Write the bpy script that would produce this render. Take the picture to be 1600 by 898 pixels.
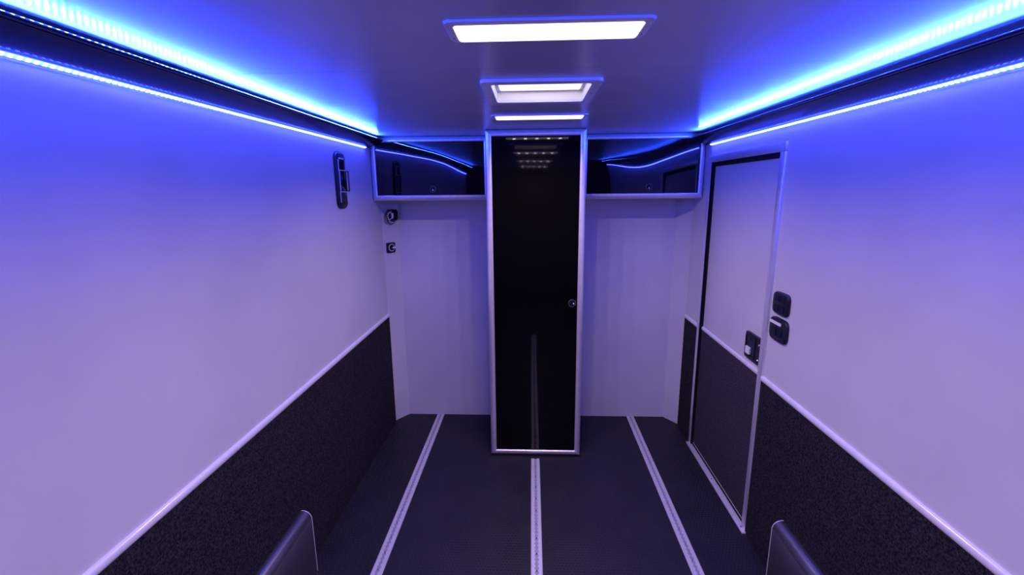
import bpy, bmesh, math, random
from mathutils import Matrix, Vector
random.seed(4)
for o in list(bpy.data.objects):
    bpy.data.objects.remove(o)
S = bpy.context.scene
C = S.collection
PI = math.pi

# ------------------------------------------------------------------ camera
XC = -0.0225
cam_d = bpy.data.cameras.new('camera')
cam_d.sensor_fit = 'HORIZONTAL'
cam_d.sensor_width = 36.0
cam_d.lens = 722.286 / 1600 * 36.0
cam_d.clip_start = 0.02
cam = bpy.data.objects.new('camera', cam_d)
C.objects.link(cam)
r = Vector((0.99908, 0.04194267, -0.0089422))
u = Vector((0.000151176, 0.20506843, 0.97874763))
f = Vector((-0.04288505, 0.97784853, -0.20487343))
M4 = Matrix((r, u, -f)).transposed().to_4x4()
M4.translation = (XC, 0.0, 1.7)
cam.matrix_world = M4
S.camera = cam

# ------------------------------------------------------------------ world, exposure
w = bpy.data.worlds.new('night')
S.world = w
w.use_nodes = True
w.node_tree.nodes['Background'].inputs[0].default_value = (0.01, 0.01, 0.02, 1)
w.node_tree.nodes['Background'].inputs[1].default_value = 0.05
vs = S.view_settings
vs.view_transform = 'Standard'
vs.look = 'None'
vs.gamma = 1.0
vs.use_curve_mapping = False
vs.exposure = 0.0
S.cycles.max_bounces = 10
S.cycles.diffuse_bounces = 6
S.cycles.glossy_bounces = 6
S.cycles.sample_clamp_indirect = 6.0
S.cycles.use_denoising = True
S.cycles.caustics_reflective = False

# light strengths (all lamps are meshes further down)
BLUE = (0.032, 0.042, 1.0)       # lower strips
BLUE_UP = (0.018, 0.062, 1.0)    # upper strips read more cyan
WHITE = (1.0, 0.72, 0.90)
K_UP, K_LOW, K_HALO = 3200.0, 290.0, 22.0
K_CHIP, K_LENS, K_SKY = 70.0, 2.6, 3.0
P_LAMP, SPREAD = 1.95, 152.0      # each ceiling diode: watts and beam angle

# ------------------------------------------------------------------ room measures
XW = 1.0585          # side walls at -XW and +XW
H = 2.042            # ceiling
YB = 3.30            # back wall
YR = -1.60           # rear wall
YT = 2.743           # front of the tall cabinet
YO = 3.02            # front of the overhead cabinets
ZO = 1.643           # underside of the overhead cabinets
ZC = 0.818           # top of carpet lining
YS = 3.185           # where the corner panels meet the side walls
XS = 0.976           # where the corner panels meet the back wall

# ------------------------------------------------------------------ materials
def mat(name, col, rough=0.5, metal=0.0, spec=0.5, emit=None, strength=0.0, coat=0.0):
    m = bpy.data.materials.new(name)
    m.use_nodes = True
    b = m.node_tree.nodes['Principled BSDF']
    b.inputs['Base Color'].default_value = (*col, 1)
    b.inputs['Roughness'].default_value = rough
    b.inputs['Metallic'].default_value = metal
    b.inputs['Specular IOR Level'].default_value = spec
    b.inputs['Coat Weight'].default_value = coat
    if emit:
        b.inputs['Emission Color'].default_value = (*emit, 1)
        b.inputs['Emission Strength'].default_value = strength
    return m

def nd(m, kind):
    return m.node_tree.nodes.new(kind)

def add_bump(m, scale, strength, dist=0.002, detail=3.0, stretch=(1, 1, 1)):
    t = m.node_tree
    b = t.nodes['Principled BSDF']
    tc = nd(m, 'ShaderNodeTexCoord')
    mp = nd(m, 'ShaderNodeMapping')
    mp.inputs['Scale'].default_value = stretch
    n = nd(m, 'ShaderNodeTexNoise')
    n.inputs['Scale'].default_value = scale
    n.inputs['Detail'].default_value = detail
    bp = nd(m, 'ShaderNodeBump')
    bp.inputs['Strength'].default_value = strength
    bp.inputs['Distance'].default_value = dist
    t.links.new(tc.outputs['Object'], mp.inputs[0])
    t.links.new(mp.outputs[0], n.inputs['Vector'])
    t.links.new(n.outputs['Fac'], bp.inputs['Height'])
    t.links.new(bp.outputs[0], b.inputs['Normal'])
    return n, mp

def add_tint(m, scale, c0, c1, lo=0.35, hi=0.65, detail=4.0, stretch=(1, 1, 1)):
    t = m.node_tree
    b = t.nodes['Principled BSDF']
    tc = nd(m, 'ShaderNodeTexCoord')
    mp = nd(m, 'ShaderNodeMapping')
    mp.inputs['Scale'].default_value = stretch
    n = nd(m, 'ShaderNodeTexNoise')
    n.inputs['Scale'].default_value = scale
    n.inputs['Detail'].default_value = detail
    rp = nd(m, 'ShaderNodeValToRGB')
    rp.color_ramp.elements[0].position = lo
    rp.color_ramp.elements[1].position = hi
    rp.color_ramp.elements[0].color = (*c0, 1)
    rp.color_ramp.elements[1].color = (*c1, 1)
    t.links.new(tc.outputs['Object'], mp.inputs[0])
    t.links.new(mp.outputs[0], n.inputs['Vector'])
    t.links.new(n.outputs['Fac'], rp.inputs[0])
    t.links.new(rp.outputs[0], b.inputs['Base Color'])

M = {}
M['panel'] = mat('white_wall_panel', (0.62, 0.61, 0.63), 0.30, spec=0.45)
add_tint(M['panel'], 3.0, (0.60, 0.59, 0.61), (0.64, 0.63, 0.65), detail=2)
add_bump(M['panel'], 60, 0.05, 0.001, 2)
M['ceiling'] = mat('satin_ceiling_panel', (0.52, 0.51, 0.53), 0.25, spec=0.5)
add_tint(M['ceiling'], 3.0, (0.50, 0.49, 0.51), (0.54, 0.53, 0.55), detail=2)
add_bump(M['ceiling'], 40, 0.012, 0.001, 1)
M['carpet'] = mat('charcoal_carpet', (0.035, 0.033, 0.036), 1.0, spec=0.1)
add_tint(M['carpet'], 170, (0.008, 0.0075, 0.0085), (0.052, 0.048, 0.048), 0.38, 0.74, 5)
add_bump(M['carpet'], 260, 0.9, 0.004, 4)
M['door_carpet'] = mat('charcoal_door_carpet', (0.05, 0.047, 0.052), 1.0, spec=0.1)
add_tint(M['door_carpet'], 150, (0.020, 0.018, 0.022), (0.085, 0.078, 0.088), 0.34, 0.74, 5)
add_bump(M['door_carpet'], 260, 0.6, 0.003, 4)
M['rubber'] = mat('black_rubber_floor', (0.022, 0.021, 0.024), 0.52, spec=0.35)
add_tint(M['rubber'], 6, (0.0085, 0.0078, 0.0095), (0.013, 0.012, 0.014), detail=5)
M['alu'] = mat('satin_aluminium', (0.8, 0.79, 0.82), 0.32, 0.6, spec=0.7)
add_tint(M['alu'], 30, (0.78, 0.77, 0.80), (0.84, 0.83, 0.86), detail=3)
M['rail_alu'] = mat('brushed_rail_aluminium', (0.58, 0.57, 0.60), 0.45, 0.45)
add_tint(M['rail_alu'], 40, (0.66, 0.65, 0.68), (0.74, 0.73, 0.76), detail=3, stretch=(4, 0.4, 1))
M['grey_alu'] = mat('grey_anodised_sheet', (0.3, 0.29, 0.33), 0.27, 0.92, spec=0.8)
add_tint(M['grey_alu'], 12, (0.30, 0.29, 0.34), (0.34, 0.33, 0.38), detail=3)
M['edge'] = mat('pale_metal_and_highlight', (0.85, 0.84, 0.87), 0.35, 0.3)  # bright metal; also painted highlights on cover ends and lock buttons
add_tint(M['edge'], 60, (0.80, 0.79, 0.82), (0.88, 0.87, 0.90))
M['white_trim'] = mat('white_edge_strip', (0.80, 0.79, 0.82), 0.22, 0.15)
add_tint(M['white_trim'], 40, (0.78, 0.77, 0.80), (0.82, 0.81, 0.84))
M['gloss'] = mat('gloss_black_panel', (0.002, 0.002, 0.003), 0.012, spec=0.7)
add_bump(M['gloss'], 2.6, 0.45, 0.02, 0.0)
M['gloss_flat'] = mat('gloss_black_door', (0.002, 0.002, 0.0025), 0.04, spec=0.30)
add_bump(M['gloss_flat'], 2.0, 0.12, 0.01, 0.0)
M['cornice'] = mat('gloss_black_cornice', (0.006, 0.006, 0.008), 0.22, spec=0.4)
add_bump(M['cornice'], 5, 0.05, 0.01, 1)
M['black'] = mat('black_plastic', (0.012, 0.012, 0.014), 0.38, spec=0.4)
add_bump(M['black'], 300, 0.1, 0.0005)
M['gasket'] = mat('black_rubber_seal', (0.006, 0.006, 0.007), 0.7, spec=0.2)
add_bump(M['gasket'], 120, 0.1, 0.001)
M['dark_glass'] = mat('dark_glossy_lens', (0.008, 0.008, 0.012), 0.08, spec=0.6)
add_bump(M['dark_glass'], 8, 0.02)
M['chrome'] = mat('chrome', (0.85, 0.85, 0.88), 0.12, 1.0)
add_bump(M['chrome'], 30, 0.01)
M['lamp_frame'] = mat('pale_grey_lamp_frame', (0.75, 0.74, 0.77), 0.32, spec=0.5)
add_bump(M['lamp_frame'], 80, 0.03)
M['white_plastic'] = mat('white_plastic', (0.82, 0.81, 0.82), 0.4)
add_bump(M['white_plastic'], 90, 0.03)
M['rim'] = mat('dark_grey_rim', (0.10, 0.10, 0.11), 0.35, 0.3)
add_bump(M['rim'], 90, 0.02)
M['screw'] = mat('screw_steel', (0.75, 0.75, 0.78), 0.25, 1.0)
add_bump(M['screw'], 90, 0.02)
M['hole'] = mat('slot_metal', (0.36, 0.35, 0.38), 0.5, 0.4)
add_bump(M['hole'], 90, 0.05)
M['strip_tape'] = mat('led_tape', (0.30, 0.30, 0.34), 0.5)
add_bump(M['strip_tape'], 90, 0.05)
M['blue_up'] = mat('blue_led_up', (0.1, 0.1, 0.3), 0.5, emit=BLUE_UP, strength=K_UP)
M['blue_low'] = mat('blue_led_low', (0.1, 0.1, 0.3), 0.5, emit=BLUE, strength=K_LOW)
M['halo'] = mat('blue_halo_glow', (0.1, 0.1, 0.3), 0.4, emit=(0.02, 0.055, 1.0), strength=K_HALO)  # emission stands in for the halo around the lower diodes
M['chip'] = mat('white_led_chip', (0.8, 0.8, 0.8), 0.5, emit=WHITE, strength=K_CHIP)
M['lens'] = mat('lit_white_lens', (0.8, 0.8, 0.8), 0.5, emit=WHITE, strength=K_LENS)
M['sky'] = mat('translucent_roof_dome', (0.8, 0.8, 0.8), 0.5, emit=(1.0, 0.93, 0.98), strength=K_SKY)
for k in ('halo', 'blue_up', 'blue_low', 'chip', 'lens', 'sky'):
    add_bump(M[k], 90, 0.02)

# ------------------------------------------------------------------ mesh helpers
def box(bm, x0, x1, y0, y1, z0, z1, bev=0.0, seg=2):
    t = bmesh.new()
    vs_ = [t.verts.new((x, y, z)) for z in (z0, z1) for y in (y0, y1) for x in (x0, x1)]
    for q in ((0, 2, 3, 1), (4, 5, 7, 6), (0, 1, 5, 4), (2, 6, 7, 3), (0, 4, 6, 2), (1, 3, 7, 5)):
        t.faces.new([vs_[i] for i in q])
    if bev > 0:
        bmesh.ops.bevel(t, geom=list(t.edges), offset=bev, segments=seg, affect='EDGES', profile=0.5)
    merge(bm, t)

def merge(bm, t, mtx=None):
    if mtx is not None:
        bmesh.ops.transform(t, matrix=mtx, verts=t.verts)
    me = bpy.data.meshes.new('tmp')
    t.to_mesh(me)
    t.free()
    bm.from_mesh(me)
    bpy.data.meshes.remove(me)

def prism(bm, pts, axis, a0, a1):
    """closed outline pts (2-d) pushed along an axis from a0 to a1"""
    def P(p, a):
        if axis == 'x':
            return (a, p[0], p[1])
        if axis == 'y':
            return (p[0], a, p[1])
        return (p[0], p[1], a)
    t = bmesh.new()
    A = [t.verts.new(P(p, a0)) for p in pts]
    B = [t.verts.new(P(p, a1)) for p in pts]
    n = len(pts)
    t.faces.new(A)
    t.faces.new(B[::-1])
    for i in range(n):
        t.faces.new((A[i], B[i], B[(i + 1) % n], A[(i + 1) % n]))
    bmesh.ops.recalc_face_normals(t, faces=t.faces)
    merge(bm, t)

def rrect(x0, x1, y0, y1, r, n=5):
    out = []
    for cx, cy, a in ((x1 - r, y1 - r, 0), (x0 + r, y1 - r, 90), (x0 + r, y0 + r, 180), (x1 - r, y0 + r, 270)):
        for i in range(n + 1):
            t = math.radians(a + 90 * i / n)
            out.append((cx + r * math.cos(t), cy + r * math.sin(t)))
    return out

def ring(bm, outer, inner, axis, a0, a1):
    """plate with a hole; outer and inner outlines have the same number of points"""
    def P(p, a):
        return {'x': (a, p[0], p[1]), 'y': (p[0], a, p[1]), 'z': (p[0], p[1], a)}[axis]
    t = bmesh.new()
    n = len(outer)
    L = [[t.verts.new(P(p, a)) for p in o] for a in (a0, a1) for o in (outer, inner)]
    for i in range(n):
        j = (i + 1) % n
        t.faces.new((L[0][i], L[0][j], L[1][j], L[1][i]))
        t.faces.new((L[2][i], L[2][j], L[3][j], L[3][i]))
        t.faces.new((L[0][i], L[0][j], L[2][j], L[2][i]))
        t.faces.new((L[1][i], L[1][j], L[3][j], L[3][i]))
    bmesh.ops.recalc_face_normals(t, faces=t.faces)
    merge(bm, t)

def cyl(bm, c, axis, rad, a0, a1, n=24, r2=None):
    r2 = rad if r2 is None else r2
    t = bmesh.new()
    def P(q, rr, a):
        p = (rr * math.cos(q), rr * math.sin(q))
        return {'x': (a, c[0] + p[0], c[1] + p[1]), 'y': (c[0] + p[0], a, c[1] + p[1]), 'z': (c[0] + p[0], c[1] + p[1], a)}[axis]
    A = [t.verts.new(P(2 * PI * i / n, rad, a0)) for i in range(n)]
    B = [t.verts.new(P(2 * PI * i / n, r2, a1)) for i in range(n)]
    t.faces.new(A)
    t.faces.new(B)
    for i in range(n):
        t.faces.new((A[i], A[(i + 1) % n], B[(i + 1) % n], B[i]))
    bmesh.ops.recalc_face_normals(t, faces=t.faces)
    merge(bm, t)

def tube(bm, pts, rad, n=8, closed=False):
    t = bmesh.new()
    pts = [Vector(p) for p in pts]
    rings = []
    N = len(pts)
    for i, p in enumerate(pts):
        if closed:
            d = pts[(i + 1) % N] - pts[i - 1]
        else:
            d = pts[min(i + 1, N - 1)] - pts[max(i - 1, 0)]
        d.normalize()
        a = d.orthogonal().normalized() if i == 0 else (a - d * a.dot(d)).normalized()
        b = d.cross(a)
        rings.append([t.verts.new(p + rad * (math.cos(2 * PI * k / n) * a + math.sin(2 * PI * k / n) * b)) for k in range(n)])
    for i in range(N if closed else N - 1):
        A, B = rings[i], rings[(i + 1) % N]
        for k in range(n):
            t.faces.new((A[k], A[(k + 1) % n], B[(k + 1) % n], B[k]))
    if not closed:
        t.faces.new(rings[0][::-1])
        t.faces.new(rings[-1])
    bmesh.ops.recalc_face_normals(t, faces=t.faces)
    merge(bm, t)

def torus(bm, c, axis, R_, r_, n=28, m=8):
    pts = []
    for i in range(n):
        q = 2 * PI * i / n
        p = (R_ * math.cos(q), R_ * math.sin(q))
        pts.append({'x': (c[0], c[1] + p[0], c[2] + p[1]), 'y': (c[0] + p[0], c[1], c[2] + p[1]), 'z': (c[0] + p[0], c[1] + p[1], c[2])}[axis])
    tube(bm, pts, r_, m, True)

def obj(name, bm, m, parent=None, smooth=False, label=None, kind=None):
    me = bpy.data.meshes.new(name)
    bm.to_mesh(me)
    bm.free()
    me.materials.append(m)
    if smooth:
        for p in me.polygons:
            p.use_smooth = True
        me.set_sharp_from_angle(angle=math.radians(38))
    o = bpy.data.objects.new(name, me)
    C.objects.link(o)
    if parent is not None:
        o.parent = parent
        o.matrix_parent_inverse = Matrix.Translation(parent.location).inverted()
    if label:
        o['label'] = label
    if kind:
        o['kind'] = kind
    return o

def B():
    return bmesh.new()

def thing(name, label, cat, loc, group=None):
    o = bpy.data.objects.new(name, None)
    o.empty_display_size = 0.05
    C.objects.link(o)
    o.location = loc
    o['label'] = label
    o['category'] = cat
    if group:
        o['group'] = group
    return o

def struct(name, label, cat, bm=None, m=None, loc=(0, 0, 0)):
    if bm is None:
        o = bpy.data.objects.new(name, None)
        C.objects.link(o)
        o.location = loc
    else:
        o = obj(name, bm, m)
    o['kind'] = 'structure'
    o['label'] = label
    o['category'] = cat
    return o

# ================================================================== THE SETTING
# floor
bm = B(); box(bm, -XW - .03, XW + .03, YR - .03, YB + .03, -0.04, 0.0)
floor = struct('floor', 'black studded rubber floor between the rails', 'floor', bm, M['rubber'])
RAILS = (-0.729, 0.0, 0.728)
RW = 0.0275
bm = B()
V, F = [], []
pitch = 0.0165
rows = int((YB - 0.6) / pitch)
cols = int(2 * XW / pitch)
def on_rail(x, y):
    for i, rx in enumerate(RAILS):
        if abs(x - rx) < RW + 0.006 and (i != 1 or y < 2.71):
            return True
    return abs(x) < 0.30 and y > YT - 0.004
for j in range(rows):
    for i in range(cols):
        x = -XW + 0.012 + i * pitch + (pitch / 2 if j % 2 else 0)
        y = 0.6 + j * pitch * 1.0
        if on_rail(x, y) or abs(x) > XW - 0.01 or y > YB - 0.01 or (abs(x) + y > 4.255) or (x > 1.028 and 2.06 < y < 2.94):
            continue
        a, b = (0.0062, 0.0036) if (i + j) % 2 else (0.0036, 0.0062)
        k = len(V)
        V += [(x - a, y, 0), (x, y - b, 0), (x + a, y, 0), (x, y + b, 0)]
        V += [(x - a * .5, y, .0020), (x, y - b * .5, .0020), (x + a * .5, y, .0020), (x, y + b * .5, .0020)]
        F += [(k + 4, k + 5, k + 6, k + 7)] + [(k + q, k + (q + 1) % 4, k + 4 + (q + 1) % 4, k + 4 + q) for q in range(4)]
me = bpy.data.meshes.new('stud_pattern')
me.from_pydata(V, [], F)
me.materials.append(M['rubber'])
bm.free()
studs = bpy.data.objects.new('stud_pattern', me)
C.objects.link(studs)
studs.parent = floor
studs['kind'] = 'stuff'

# ceiling: butted sheets with fine joints, opening for the roof vent
VX0, VX1, VY0, VY1 = 0.0075 - 0.170, 0.0075 + 0.170, 1.576, 1.893
ceil = struct('ceiling', 'glossy off-white panelled ceiling washed with blue light', 'ceiling', loc=(0, 0, H))
J = 0.0012
cuts = (YR, -0.86, 0.28, 1.42, 1.965, YB)
for a, b in zip(cuts[:-1], cuts[1:]):
    bm = B()
    y0, y1 = a + J, b - J
    if a < VY0 < b:
        box(bm, -XW, XW, y0, VY0, H, H + .02)
        box(bm, -XW, XW, VY1, y1, H, H + .02)
        box(bm, -XW, VX0, VY0, VY1, H, H + .02)
        box(bm, VX1, XW, VY0, VY1, H, H + .02)
    else:
        box(bm, -XW, XW, y0, y1, H, H + .02)
    obj('ceiling_panel', bm, M['ceiling'], ceil)
bm = B()
box(bm, -XW - .03, XW + .03, YR - .03, VY0 - .02, H + .021, H + .05)
box(bm, -XW - .03, XW + .03, VY1 + .02, YB + .03, H + .021, H + .05)
box(bm, -XW - .03, VX0 - .02, VY0 - .02, VY1 + .02, H + .021, H + .05)
box(bm, VX1 + .02, XW + .03, VY0 - .02, VY1 + .02, H + .021, H + .05)
obj('roof_skin', bm, M['gasket'], ceil)

# walls
DY0, DY1, DZ1 = 2.078, 2.937, 1.894      # door opening, outer edge of its frame
bm = B(); box(bm, -XW - .03, -XW, YR, YB + .03, 0, H)
wl = struct('wall_left', 'left white panel wall with charcoal carpet lining', 'wall', bm, M['panel'])
bm = B()
box(bm, XW, XW + .03, YR, DY0 + .01, 0, H)
box(bm, XW, XW + .03, DY1 - .01, YB + .03, 0, H)
box(bm, XW, XW + .03, DY0 + .01, DY1 - .01, DZ1 - .01, H)
wr = struct('wall_right', 'right white panel wall holding the side door', 'wall', bm, M['panel'])
bm = B(); box(bm, -XW, XW, YB, YB + .03, 0, H)
wb = struct('wall_back', 'white back wall behind the tall black cabinet', 'wall', bm, M['panel'])
bm = B(); box(bm, -XW - .03, XW + .03, YR - .03, YR, 0, H)
struct('wall_rear', 'dark carpeted rear ramp wall behind the camera', 'wall', bm, M['carpet'])
for s, nm in ((-1, 'left'), (1, 'right')):
    bm = B()
    prism(bm, [(s * XW, YS), (s * XS, YB), (s * XW, YB)], 'z', 0, ZO - .001)
    struct('wall_corner_' + nm, 'slanted white corner panel between %s wall and back wall' % nm, 'wall panel', bm, M['panel'])

def half_round(x, s, z0, z1, proud):
    """outline (x,z) of a rounded strip on a side wall, s = +1 on the left wall"""
    pts = [(x, z0), ]
    n = 8
    for i in range(n + 1):
        q = -PI / 2 + PI * i / n
        pts.append((x + s * proud * (0.35 + 0.65 * math.cos(q)), (z0 + z1) / 2 + (z1 - z0) / 2 * math.sin(q)))
    pts.append((x, z1))
    return pts

CT = 0.008
for s, par, spans in ((1, wl, ((YR, YS - .001),)), (-1, wr, ((YR, DY0), (DY1, YS - .001)))):
    x = -s * XW
    for y0, y1 in spans:
        bm = B()
        box(bm, min(x, x + s * CT), max(x, x + s * CT), y0, y1, 0.0, ZC)
        obj('carpet_lining', bm, M['carpet'], par, label='charcoal speckled carpet lining')
        bm = B()
        prism(bm, half_round(x, s, ZC - .002, ZC + .024, .012), 'y', y0, y1)
        obj('lining_trim', bm, M['white_trim'], par, smooth=True, label='pale rounded edging strip')

# cornices along both upper wall edges
DZ = {1: .011, -1: .001}
def cornice_pts(s):
    x = -s * XW
    dz = DZ[s]
    prof = [(0.004, 1.962), (0.012, 1.965), (0.030, 1.972), (0.050, 1.981), (0.070, 1.990), (0.0885, 2.000)]
    front = [(x + s * a, b + dz) for a, b in prof]
    back = [(x + s * (a - .002), b + .004 + dz) for a, b in prof]
    return front + back[::-1]
for s, n, nm in ((1, 1, 'left'), (-1, 2, 'right')):
    x = -s * XW
    t = struct('trim_%d' % n, 'gloss black sloping cornice above the %s wall' % nm, 'cornice', loc=(x, 0, 1.96))
    bm = B(); prism(bm, cornice_pts(s), 'y', YR, YO - .004)
    obj('cornice_band', bm, M['cornice'], t, smooth=True)
    bm = B()
    prism(bm, [(a_, b_ + DZ[s]) for a_, b_ in [(x + s * .0750, 2.0040), (x + s * .0890, 2.0015), (x + s * .0960, 2.0040), (x + s * .0980, 2.0070), (x + s * .0975, 2.0098), (x + s * .0950, 2.0102), (x + s * .0930, 2.0075), (x + s * .0750, 2.0070)]], 'y', YR, YO - .004)
    obj('cornice_lip', bm, M['cornice'], t)
    bm = B()
    box(bm, min(x, x + s * .012), max(x, x + s * .012), YR, 2.955, 1.960 + DZ[s], 1.966 + DZ[s])
    obj('lower_channel', bm, M['alu'], t)

# blue led strips
def led_strip(label, loc, centre, normal, mname, y0, y1, size=0.0055):
    t = thing('led_strip', label, 'led strip', loc, 'blue led strips along the cornices')
    n = Vector(normal).normalized()
    side = n.cross(Vector((0, 1, 0))).normalized()
    c = Vector((centre[0], 0, centre[1]))
    b1 = B()
    tq = bmesh.new()
    A = [c - side * .005 - n * .0012, c + side * .005 - n * .0012, c + side * .005 - n * .0002, c - side * .005 - n * .0002]
    tq.free()
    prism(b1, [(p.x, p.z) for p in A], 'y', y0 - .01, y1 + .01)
    obj('halo_tape' if mname == 'blue_low' else 'tape', b1, M['halo' if mname == 'blue_low' else 'strip_tape'], t)  # lower tape itself glows, as painted halo between diodes
    V, F = [], []
    N = int((y1 - y0) * 60)
    h = size / 2
    for i in range(N):
        y = y1 - i / 60.0
        k = len(V)
        for sx, sy in ((-1, -1), (1, -1), (1, 1), (-1, 1)):
            V.append(c + side * h * sx + Vector((0, y + h * sy, 0)) + n * .0006)
        q = (k, k + 1, k + 2, k + 3)
        a_ = (V[k + 1] - V[k]).cross(V[k + 2] - V[k + 1])
        F.append(q if a_.dot(n) > 0 else q[::-1])
    me = bpy.data.meshes.new('diodes')
    me.from_pydata([tuple(v) for v in V], [], F)
    me.materials.append(M[mname])
    o = bpy.data.objects.new('diodes', me)
    C.objects.link(o)
    o.parent = t
    o.matrix_parent_inverse = Matrix.Translation(t.location).inverted()
    o['kind'] = 'stuff'
    o['label'] = 'row of small glowing blue diodes'
    return t
for s, nm in ((1, 'left'), (-1, 'right')):
    x = -s * XW
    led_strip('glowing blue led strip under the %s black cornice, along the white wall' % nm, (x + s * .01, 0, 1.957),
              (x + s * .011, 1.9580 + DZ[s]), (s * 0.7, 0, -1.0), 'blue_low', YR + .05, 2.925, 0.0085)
    led_strip('blue led strip tucked behind the %s cornice lip, lighting the ceiling' % nm, (x + s * .08, 0, 2.008),
              (x + s * .0880, (2.0110 if s > 0 else 2.0104) + DZ[s]), (s * 1.0, 0, 0.7), 'blue_up', YR + .05, 2.925)

# side door in the right wall
door = struct('door_1', 'white side door with charcoal carpet lower half and aluminium frame', 'door', loc=(XW, (DY0 + DY1) / 2, 0))
FI0, FI1, FIZ = DY0 + .040, DY1 - .036, DZ1 - .040      # inner edge of the frame
def frame_bar(pts):
    return pts
# jambs and head: proud face flange, then a return into the opening
for y0, y1, nm in ((DY0, FI0, 'jamb'), (FI1, DY1, 'jamb')):
    bm = B(); box(bm, XW - .010, XW + .034, y0, y1, 0.0, DZ1 - .040, .003)
    obj(nm, bm, M['alu'], door, smooth=True)
bm = B(); box(bm, XW - .010, XW + .034, DY0, DY1, FIZ, DZ1, .003)
obj('door_head', bm, M['alu'], door, smooth=True)
bm = B(); box(bm, XW - .027, XW + .034, DY0 - .012, DY1 - .004, 0.0, 0.010, .003)
sill = obj('door_sill', bm, M['rail_alu'], door, smooth=True)
for yy in (DY0 + .03, (DY0 + DY1) / 2, DY1 - .05):
    bm = B(); cyl(bm, (XW - .014, yy), 'z', .006, .010, .0125, 12, .004)
    obj('screw', bm, M['screw'], sill, smooth=True)
# dark seal around the leaf
bm = B()
GX0, GX1 = XW + .004, XW + .034
box(bm, GX0, GX1, FI0, FI1, FIZ - .024, FIZ)
box(bm, GX0, GX1, FI0, FI0 + .010, .010, FIZ - .024)
box(bm, GX0, GX1, FI1 - .010, FI1, .010, FIZ - .024)
box(bm, GX0, GX1, FI0 + .010, FI1 - .010, .010, .022)
obj('seal', bm, M['gasket'], door)
bm = B(); box(bm, XW - .008, XW + .003, FI1 - .004, FI1 - .0005, .012, FIZ)
obj('seal_lip', bm, M['gasket'], door)
LX = XW + .014
bm = B(); box(bm, LX, XW + .034, FI0 + .010, FI1 - .010, .022, FIZ - .024)
leaf = obj('door_leaf', bm, M['panel'], door)
bm = B(); box(bm, LX - .007, LX, FI0 + .012, FI1 - .012, .030, ZC)
obj('carpet_lining', bm, M['door_carpet'], leaf, label='charcoal carpet on the lower door')
bm = B(); prism(bm, half_round(LX, -1, ZC - .002, ZC + .022, .011), 'y', FI0 + .012, FI1 - .012)
obj('lining_trim', bm, M['white_trim'], leaf, smooth=True)
bm = B()
box(bm, LX - .009, LX - .0072, FI0 + .012, FI0 + .016, .030, ZC - .004)
box(bm, LX - .009, LX - .0072, FI0 + .016, FI1 - .012, .026, .030)
obj('carpet_edge', bm, M['rail_alu'], leaf)
# latch plate
LY0, LY1, LZ0, LZ1 = FI0 + .010, 2.290, .868, 1.000
bm = B(); prism(bm, rrect(LY0, LY1, LZ0, LZ1, .010), 'x', LX - .012, LX - .0002)
latch = obj('latch', bm, M['black'], door, label='black plastic door latch with white lever')
bm = B(); ring(bm, rrect(LY0 + .055, LY1 - .006, LZ0 + .010, LZ1 - .010, .008), rrect(LY0 + .062, LY1 - .013, LZ0 + .017, LZ1 - .017, .006), 'x', LX - .016, LX - .012)
obj('recess_rim', bm, M['black'], latch)
bm = B(); prism(bm, rrect(LY1 - .064, LY1 - .020, LZ0 + .024, LZ0 + .060, .004), 'x', LX - .019, LX - .012)
obj('lever', bm, M['white_plastic'], latch, label='white latch lever')
bm = B(); box(bm, LX - .021, LX - .012, LY1 - .058, LY1 - .018, LZ0 + .014, LZ0 + .024, .002)
obj('lever_pivot', bm, M['black'], latch)
for zz in (LZ0 + .022, LZ1 - .035):
    bm = B(); cyl(bm, (LY0 + .022, zz), 'x', .006, LX - .012, LX - .0145, 12, .004)
    obj('screw', bm, M['screw'], latch, smooth=True)
bm = B(); cyl(bm, (LY1 - .045, LZ1 - .03), 'x', .011, LX - .012, LX - .016, 20, .009)
obj('lock_barrel', bm, M['dark_glass'], latch, smooth=True)

# ================================================================== CABINETS
def frame_profile(wd):
    """(u inwards, w backwards) rounded aluminium extrusion"""
    R_ = 0.024
    pts = [(0, .042)]
    for i in range(9):
        q = PI / 2 * i / 8
        pts.append((R_ - R_ * math.cos(q), R_ - R_ * math.sin(q)))
    pts += [(wd - .006, .0005), (wd - .002, .003), (wd, .008), (wd, .042)]
    return pts
def picture_frame(parent, x0, x1, z0, z1, y, wd, m, names=('stile', 'rail')):
    prof = frame_profile(wd)
    cor = [(x0, z0, 1, 1), (x1, z0, -1, 1), (x1, z1, -1, -1), (x0, z1, 1, -1)]
    for i in range(4):
        a, b = cor[i], cor[(i + 1) % 4]
        t = bmesh.new()
        A = [t.verts.new((a[0] + a[2] * q[0], y + q[1], a[1] + a[3] * q[0])) for q in prof]
        Bv = [t.verts.new((b[0] + b[2] * q[0], y + q[1], b[1] + b[3] * q[0])) for q in prof]
        n = len(prof)
        t.faces.new(A)
        t.faces.new(Bv[::-1])
        for k in range(n):
            t.faces.new((A[k], A[(k + 1) % n], Bv[(k + 1) % n], Bv[k]))
        bmesh.ops.recalc_face_normals(t, faces=t.faces)
        obj('frame_' + (names[1] if i % 2 == 0 else names[0]), t, m, parent, smooth=True)
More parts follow.
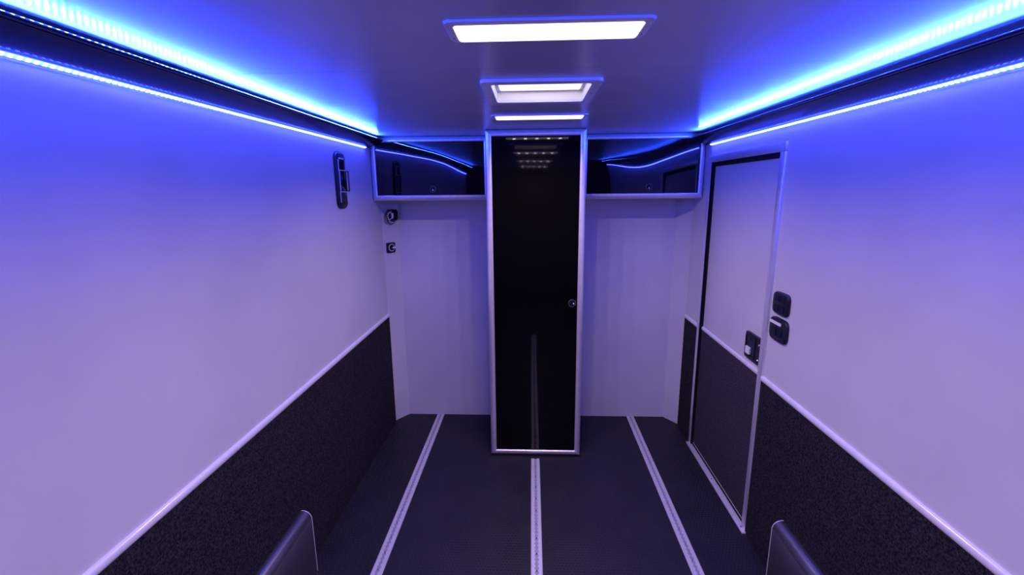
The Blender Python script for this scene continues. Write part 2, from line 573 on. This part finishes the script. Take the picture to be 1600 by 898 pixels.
def push_lock(parent, x, y, z, R_=0.021, spot=(0.0, -0.35)):
    bm = B(); cyl(bm, (x, z), 'y', R_, y, y - .004, 32, R_ * .94)
    k = obj('lock', bm, M['dark_glass'], parent, smooth=True, label='round black push lock with dark grey rim')
    bm = B(); torus(bm, (x, y - .004, z), 'y', R_ * .9, .0022)
    obj('lock_rim', bm, M['rim'], k, smooth=True)
    bm = B(); cyl(bm, (x, z), 'y', R_ * .62, y - .004, y - .009, 28, R_ * .55)
    obj('lock_button', bm, M['dark_glass'], k, smooth=True)
    bm = B(); cyl(bm, (x + R_ * spot[0], z + R_ * spot[1]), 'y', R_ * .2, y - .009, y - .0105, 16, R_ * .15)
    obj('highlight_dot', bm, M['edge'], k, smooth=True)  # pale dot put in for the highlight speck on the button

TW = 0.291
t = thing('tall_cabinet', 'tall gloss black cabinet with silver frame standing against the back wall', 'cabinet', (0, YT + .25, 0))
bm = B()
box(bm, -TW + .004, -TW + .020, YT + .042, YB - .001, 0, H - .001)
box(bm, TW - .020, TW - .004, YT + .042, YB - .001, 0, H - .001)
box(bm, -TW + .020, TW - .020, YB - .015, YB - .001, 0, H - .001)
box(bm, -TW + .020, TW - .020, YT + .042, YB - .015, 0, .018)
box(bm, -TW + .020, TW - .020, YT + .042, YB - .015, H - .018, H - .001)
obj('body', bm, M['panel'], t)
picture_frame(t, -TW, TW, 0.0, H - .0005, YT, .037, M['alu'])
bm = B(); box(bm, -TW + .0375, TW - .0375, YT + .010, YT + .030, .0375, H - .038, .001, 1)
d = obj('door', bm, M['gloss_flat'], t, label='plain gloss black door')
push_lock(d, .2225, YT + .010, 1.026, .0235, (0.35, -0.08))
bm = B(); box(bm, -TW - .004, TW + .004, YT - .006, YT + .0, 0.0, .006)
obj('floor_bead', bm, M['gasket'], t)

for s, nm, lx in ((-1, 'left', -.660), (1, 'right', .718)):
    x0, x1 = (-XW, -TW) if s < 0 else (TW, XW)
    x0 += .0005; x1 -= .0005
    t = thing('overhead_cabinet', 'gloss black overhead cabinet with silver frame on the %s, above the white back wall' % nm, 'cabinet', ((x0 + x1) / 2, YO + .14, ZO), 'overhead cabinets beside the tall cabinet')
    bm = B()
    box(bm, x0 + .001, x0 + .016, YO + .042, YB - .001, ZO, H - .001)
    box(bm, x1 - .016, x1 - .001, YO + .042, YB - .001, ZO, H - .001)
    box(bm, x0 + .016, x1 - .016, YO + .042, YB - .001, ZO, ZO + .015)
    box(bm, x0 + .016, x1 - .016, YO + .042, YB - .001, H - .016, H - .001)
    box(bm, x0 + .016, x1 - .016, YB - .012, YB - .001, ZO + .015, H - .016)
    obj('body', bm, M['panel'], t)
    picture_frame(t, x0, x1, ZO, H - .0005, YO, .034, M['alu'])
    bm = B(); box(bm, x0 + .0345, x1 - .0345, YO + .010, YO + .028, ZO + .0345, H - .035, .001, 1)
    d = obj('door', bm, M['gloss'], t, label='gloss black flap door with wavy reflections')
    push_lock(d, lx, YO + .010, ZO + .073, .021)

# ================================================================== FLOOR RAILS
def cargo_rail(x, y0, y1, label):
    t = thing('floor_rail', label, 'rail', (x, (y0 + y1) / 2, 0), 'slotted aluminium tie-down rails in the floor')
    zt = 0.0045
    P_, RH, SL = 0.0254, 0.0098, 0.0052
    for s in (-1, 1):
        V, F = [], []
        ys = []
        y = y1
        while y > y0:
            for k in range(8):
                ys.append(y - P_ * k / 8)
            y -= P_
        ys = [q for q in ys if q >= y0] + [y0]
        for q in ys:
            dy = ((y1 - q) % P_)
            dy = min(dy, P_ - dy)
            wi = max(SL, math.sqrt(max(RH * RH - dy * dy, 0)))
            V += [(x + s * wi, q, .0008), (x + s * wi, q, zt), (x + s * (RW - .003), q, zt), (x + s * RW, q, .0006)]
        for i in range(len(ys) - 1):
            k = 4 * i
            for j in range(3):
                q = (k + j, k + j + 1, k + j + 5, k + j + 4)
                F.append(q if s > 0 else q[::-1])
        F += [(0, 1, 2, 3), tuple(len(V) - 4 + j for j in (3, 2, 1, 0))]
        me = bpy.data.meshes.new('scalloped_flange')
        me.from_pydata(V, [], F)
        b2 = bmesh.new(); b2.from_mesh(me)
        bmesh.ops.recalc_face_normals(b2, faces=b2.faces)
        bpy.data.meshes.remove(me)
        obj('scalloped_flange', b2, M['rail_alu'], t)
    bm = B(); box(bm, x - .0105, x + .0105, y0, y1, 0.0, .0008)
    obj('slot_floor', bm, M['hole'], t, label='dark slot between the flanges')
    sm = None
    q = y1 - .0254 * 3.5
    n = 0
    while q > max(y0, 0.5):
        if sm is None:
            bm = B(); cyl(bm, (0, 0), 'z', .0052, 0, .0032, 12, .0034)
            o = obj('screw', bm, M['screw'], t, smooth=True)
            sm = o.data
            o.matrix_parent_inverse = Matrix()
        else:
            o = bpy.data.objects.new('screw', sm)
            C.objects.link(o)
            o.parent = t
        o.location = (0, q - t.location.y, .0008)
        q -= .1016
        n += 1
    return t
cargo_rail(RAILS[0], 0.2, YB - .002, 'slotted aluminium floor rail on the left, ending at the back wall')
cargo_rail(RAILS[1], 0.2, 2.703, 'short slotted aluminium floor rail ending in front of the tall cabinet')
cargo_rail(RAILS[2], 0.2, YB - .002, 'slotted aluminium floor rail on the right, nearest the side door')

# ================================================================== CEILING LAMPS AND VENT
def ceiling_light(cx, cy, hw, hd, label):
    t = thing('ceiling_light', label, 'ceiling light', (cx, cy, H), 'recessed white ceiling lights')
    bm = B()
    inner = rrect(cx - hw + .020, cx + hw - .020, cy - hd + .026, cy + hd - .010, .008)
    ring(bm, rrect(cx - hw, cx + hw, cy - hd, cy + hd, .018), inner, 'z', H - .005, H - .0002)
    bmesh.ops.bevel(bm, geom=[e for e in bm.edges if all(v.co.z < H - .0045 for v in e.verts) and len(e.link_faces) == 2 and e.calc_face_angle(0) > 1.0], offset=.002, segments=2, affect='EDGES')
    obj('frame', bm, M['lamp_frame'], t, smooth=True)
    bm = B(); prism(bm, rrect(cx - hw + .0205, cx + hw - .0205, cy - hd + .0265, cy + hd - .0105, .008), 'z', H - .0062, H - .0004)
    lens = obj('lens', bm, M['lens'], t, label='glowing white lens')
    cm = None
    for i in range(5):
        if cm is None:
            bm = B(); prism(bm, rrect(-.009, .009, -.009, .009, .004, 3), 'z', -.0015, 0)
            o = obj('led_chip', bm, M['chip'], lens)
            cm = o.data
            o.matrix_parent_inverse = Matrix()
        else:
            o = bpy.data.objects.new('led_chip', cm)
            C.objects.link(o)
            o.parent = lens
        o.location = (cx + (i - 2) * .076, cy + .008 + random.uniform(-.006, .006), H - .0062)
        ld = bpy.data.lights.new('diode_light', 'AREA')
        ld.shape = 'SQUARE'
        ld.size = .018
        ld.energy = P_LAMP
        ld.color = WHITE
        ld.spread = math.radians(SPREAD)
        lo = bpy.data.objects.new('diode_light', ld)
        C.objects.link(lo)
        lo.parent = lens
        lo.location = (o.location.x, o.location.y, H - .0080)
    for sx in (-1, 1):
        for sy in (-1, 1):
            bm = B(); cyl(bm, (cx + sx * (hw - .009), cy + sy * .035), 'z', .0032, H - .005, H - .0065, 10, .002)
            obj('screw', bm, M['screw'], t, smooth=True)
    return t
ceiling_light(0.0120, 1.0945, 0.2189, .069, 'long lit white ceiling light nearest the camera, in front of the roof vent')
ceiling_light(0.0125, 2.3020, 0.2246, .069, 'lit white ceiling light just in front of the tall cabinet')
ceiling_light(.0120, -.10, 0.2189, .069, 'lit white ceiling light directly above the camera')
ceiling_light(.0120, -1.30, 0.2189, .069, 'lit white ceiling light at the rear behind the camera')

VC = 0.0075
t = thing('roof_vent', 'white square recessed roof vent between the two ceiling lights', 'roof vent', (VC, 1.735, H))
bm = B()
i_ = rrect(VC - .162, VC + .162, 1.582, 1.887, .012)
ring(bm, rrect(VC - .194, VC + .194, 1.542, 1.928, .022), i_, 'z', H - .010, H - .0002)
obj('flange', bm, M['lamp_frame'], t, label='pale grey screwed flange')
bm = B()
o_ = rrect(VX0 + .001, VX1 - .001, VY0 + .001, VY1 - .001, .012)
ring(bm, o_, i_, 'z', H - .0002, H + .030)
ring(bm, o_, rrect(VC - .151, VC + .151, 1.592, 1.877, .012), 'z', H + .030, H + .15)
obj('liner', bm, M['white_plastic'], t, label='white stepped shaft')
bm = B(); prism(bm, rrect(VC - .165, VC + .165, 1.578, 1.891, .012), 'z', H + .1502, H + .158)
obj('dome_panel', bm, M['sky'], t, label='translucent white roof panel')
for sx in (-1, 1):
    for yy in (1.560, 1.735, 1.910):
        bm = B(); cyl(bm, (VC + sx * .178, yy), 'z', .0034, H - .010, H - .0115, 10, .002)
        obj('screw', bm, M['screw'], t, smooth=True)

# ================================================================== WALL FITTINGS
# capsule-shaped fitting on the left wall
cy, cz = 2.518, 1.762
t = thing('wall_fitting', 'black capsule-shaped fitting with silver clips on the left wall', 'wall fitting', (-XW, cy, cz - .15))
def capsule(hw, hh, r_):
    return rrect(cy - hw, cy + hw, cz - hh, cz + hh, r_, 6)
bm = B()
prism(bm, capsule(.064, .150, .040), 'x', -XW + .0002, -XW + .007)
obj('base_plate', bm, M['black'], t)
bm = B()
tq = bmesh.new()
lv = []
for a, hw, hh, rr in ((.007, .062, .147, .038), (.013, .060, .145, .037), (.017, .053, .138, .032)):
    lv.append([tq.verts.new((-XW + a, p[0], p[1])) for p in capsule(hw, hh, rr)])
n = len(lv[0])
for A, Bv in zip(lv[:-1], lv[1:]):
    for i in range(n):
        tq.faces.new((A[i], A[(i + 1) % n], Bv[(i + 1) % n], Bv[i]))
tq.faces.new(lv[0][::-1]); tq.faces.new(lv[-1])
bmesh.ops.recalc_face_normals(tq, faces=tq.faces)
merge(bm, tq)
obj('housing', bm, M['black'], t, smooth=True)
bm = B(); box(bm, -XW + .015, -XW + .019, cy - .043, cy + .043, cz - .116, cz + .108, .002)
obj('lens', bm, M['dark_glass'], t, smooth=True)
bm = B(); box(bm, -XW + .015, -XW + .0195, cy - .034, cy + .034, cz + .110, cz + .118, .001)
obj('end_cap', bm, M['lamp_frame'], t)
for za, zb in ((cz + .053, cz + .108), (cz - .116, cz - .060)):
    for yy in (-.0445, .0445):
        bm = B(); box(bm, -XW + .016, -XW + .0200, cy + yy - .0030, cy + yy + .0030, za, zb)
        obj('side_rail', bm, M['edge'], t)
for zz in (.053, -.060):
    bm = B(); box(bm, -XW + .016, -XW + .0215, cy - .047, cy + .062, cz + zz - .0022, cz + zz + .0022, .0008)
    obj('clip_bar', bm, M['edge'], t)
bm = B(); box(bm, -XW + .018, -XW + .0225, cy - .041, cy + .030, cz - .057, cz + .050, .002)
h_ = obj('switch_block', bm, M['dark_glass'], t, smooth=True)
bm = B()
ring(bm, [(cy + .032, cz - .058), (cy + .074, cz - .058), (cy + .074, cz + .051), (cy + .032, cz + .051)],
     [(cy + .037, cz - .053), (cy + .069, cz - .053), (cy + .069, cz + .046), (cy + .037, cz + .046)], 'x', -XW + .0185, -XW + .0245)
obj('grip_frame', bm, M['chrome'], h_, label='silver open frame')
bm = B(); box(bm, -XW + .0185, -XW + .0225, cy - .046, cy - .0415, cz - .057, cz + .050)
obj('side_rail', bm, M['edge'], h_)

# fittings on the slanted left corner panel: build flat at the origin (x right, z up, facing -y), then turn
ang = math.atan2(YB - YS, XW - XS)
def corner_mtx(d, z, off=0.0):
    p = Vector((-XW, YS, 0)).lerp(Vector((-XS, YB, 0)), d)
    nrm = Vector((math.sin(ang), -math.cos(ang), 0))
    return Matrix.Translation(p + nrm * off + Vector((0, 0, z))) @ Matrix.Rotation(ang, 4, 'Z')
def place(o, mtx):
    o.matrix_world = mtx
def part(name, bm, m, parent, smooth=False, label=None):
    o = obj(name, bm, m, parent, smooth, label)
    o.matrix_parent_inverse = Matrix()
    return o
t = thing('isolator_switch', 'small square black rotary switch on the slanted corner panel', 'switch', (0, 0, 0))
place(t, corner_mtx(.40, 1.313))
bm = B(); prism(bm, rrect(-.036, .036, -.036, .036, .010), 'y', -.010, -.0003)
part('plate', bm, M['black'], t)
bm = B(); torus(bm, (0.004, -.0105, 0), 'y', .024, .0026)
part('dial_ring', bm, M['lamp_frame'], t, True, 'pale grey dial ring')
bm = B(); cyl(bm, (0.004, 0), 'y', .019, -.010, -.024, 28, .016)
part('knob', bm, M['black'], t, True)
bm = B(); box(bm, .000, .028, -.0275, -.0105, -.006, .006, .0015)
part('pointer', bm, M['white_plastic'], t, True, 'white pointer')

t = thing('cable_box', 'black connector box with coiled cables under the left overhead cabinet', 'cable box', (0, 0, 0))
place(t, corner_mtx(.40, 1.535))
bm = B(); box(bm, -.012, .046, -.042, -.0005, -.034, .044, .004)
part('housing', bm, M['black'], t, True)
bm = B(); box(bm, .010, .042, -.052, -.042, -.024, .036, .003)
part('connector', bm, M['gasket'], t, True)
bm = B(); box(bm, -.008, .008, -.047, -.042, -.016, .020, .002)
part('terminal_block', bm, M['lamp_frame'], t, True)
for i, (r_, dy, dz) in enumerate(((.046, -.030, -.002), (.041, -.038, -.006), (.049, -.022, -.008))):
    pts = []
    for k in range(22):
        q = math.radians(100 + 215 * k / 21 + i * 6)
        pts.append((.006 + r_ * math.cos(q) * .95, dy + .004 * math.sin(3 * q), dz + r_ * math.sin(q)))
    bm = B(); tube(bm, pts, .0026, 8)
    part('cable', bm, M['black' if i != 1 else 'lamp_frame'], t, True)
bm = B(); tube(bm, [(-.03, -.03, .02), (-.012, -.046, .024), (.0, -.050, .010), (-.004, -.050, -.012), (-.022, -.040, -.022)], .0022, 8)
part('cable', bm, M['lamp_frame'], t, True)

# two control panels on the right wall beside the door
def soft_plate(cy, cz, hw, hh, name_parent, m, x_out, x_in):
    tq = bmesh.new()
    def sq(sc, a):
        pts = []
        for k in range(48):
            q = 2 * PI * k / 48
            c_, s_ = math.cos(q), math.sin(q)
            e = 2 / 4.6
            pts.append((a, cy + hw * sc * math.copysign(abs(c_) ** e, c_), cz + hh * sc * math.copysign(abs(s_) ** e, s_)))
        return [tq.verts.new(p) for p in pts]
    L_ = [sq(1.0, x_in), sq(1.0, x_in - (x_in - x_out) * .55), sq(.95, x_in - (x_in - x_out) * .9), sq(.88, x_out)]
    n = 48
    for A, Bv in zip(L_[:-1], L_[1:]):
        for i in range(n):
            tq.faces.new((A[i], A[(i + 1) % n], Bv[(i + 1) % n], Bv[i]))
    tq.faces.new(L_[0]); tq.faces.new(L_[-1])
    bmesh.ops.recalc_face_normals(tq, faces=tq.faces)
    return obj('faceplate', tq, m, name_parent, smooth=True)
t = thing('control_panel', 'upper black rounded button panel on right wall beside the door', 'control panel', (XW, 1.983, 1.165), 'black control panels beside the door')
soft_plate(1.983, 1.212, .062, .049, t, M['black'], XW - .014, XW - .0003)
for yy in (-.022, .022):
    for zz in (-.022, .022):
        bm = B(); prism(bm, rrect(1.983 + yy - .017, 1.983 + yy + .017, 1.212 + zz - .015, 1.212 + zz + .015, .005), 'x', XW - .0165, XW - .0138)
        obj('button', bm, M['dark_glass'], t)
t = thing('control_panel', 'lower black rounded panel with a white bar, on right wall beside the door', 'control panel', (XW, 1.981, 1.045), 'black control panels beside the door')
soft_plate(1.981, 1.096, .070, .052, t, M['black'], XW - .014, XW - .0003)
bm = B(); prism(bm, rrect(1.952, 2.040, 1.118, 1.131, .003), 'x', XW - .0165, XW - .0138)
obj('light_bar', bm, M['white_plastic'], t, label='white bar along the top')
for yy in (-.022, .022):
    bm = B(); prism(bm, rrect(1.981 + yy - .018, 1.981 + yy + .018, 1.068, 1.106, .005), 'x', XW - .0165, XW - .0138)
    obj('button', bm, M['dark_glass'], t)

# ================================================================== WHEEL ARCH COVERS
for s, nm in ((1, 'left'), (-1, 'right')):
    x = -s * (XW - CT - .0005)
    TH, ZT, R_ = .044, .312, .040
    Y1, Y0 = 1.775, .45
    t = thing('wheel_arch_cover', 'low grey metal wheel arch cover with rounded top against the %s carpet lining' % nm, 'wheel arch cover', (x, (Y0 + Y1) / 2, 0), 'wheel arch covers along the walls')
    def prof(d):
        pts = [(x + s * (TH - d), 0.0), (x + s * (TH - d), ZT - R_)]
        for i in range(1, 10):
            q = PI / 2 * i / 9
            pts.append((x + s * (TH - d - (R_ - d) * (1 - math.cos(q))), ZT - R_ + (R_ - d) * math.sin(q)))
        pts.append((x + s * .0, ZT - d))
        return pts
    def sheet(d0, d1, a, b):
        bm = B()
        prism(bm, prof(d0) + prof(d1)[::-1], 'y', a, b)
        return bm
    obj('cover_sheet', sheet(0, .003, Y0, Y1 - .003), M['grey_alu'], t, smooth=True)
    bm = sheet(-.0010, .0035, Y1 - .003, Y1)  # added pale strip, stands in for the highlight along the sheet end
    obj('edge_highlight', bm, M['edge'], t, smooth=True, label='thin bright strip as painted highlight of the sheet end')
    bm = B()
    box(bm, min(x, x + s * (TH - .004)), max(x, x + s * (TH - .004)), Y0, Y0 + .003, 0, ZT - R_)
    obj('end_plate', bm, M['grey_alu'], t)
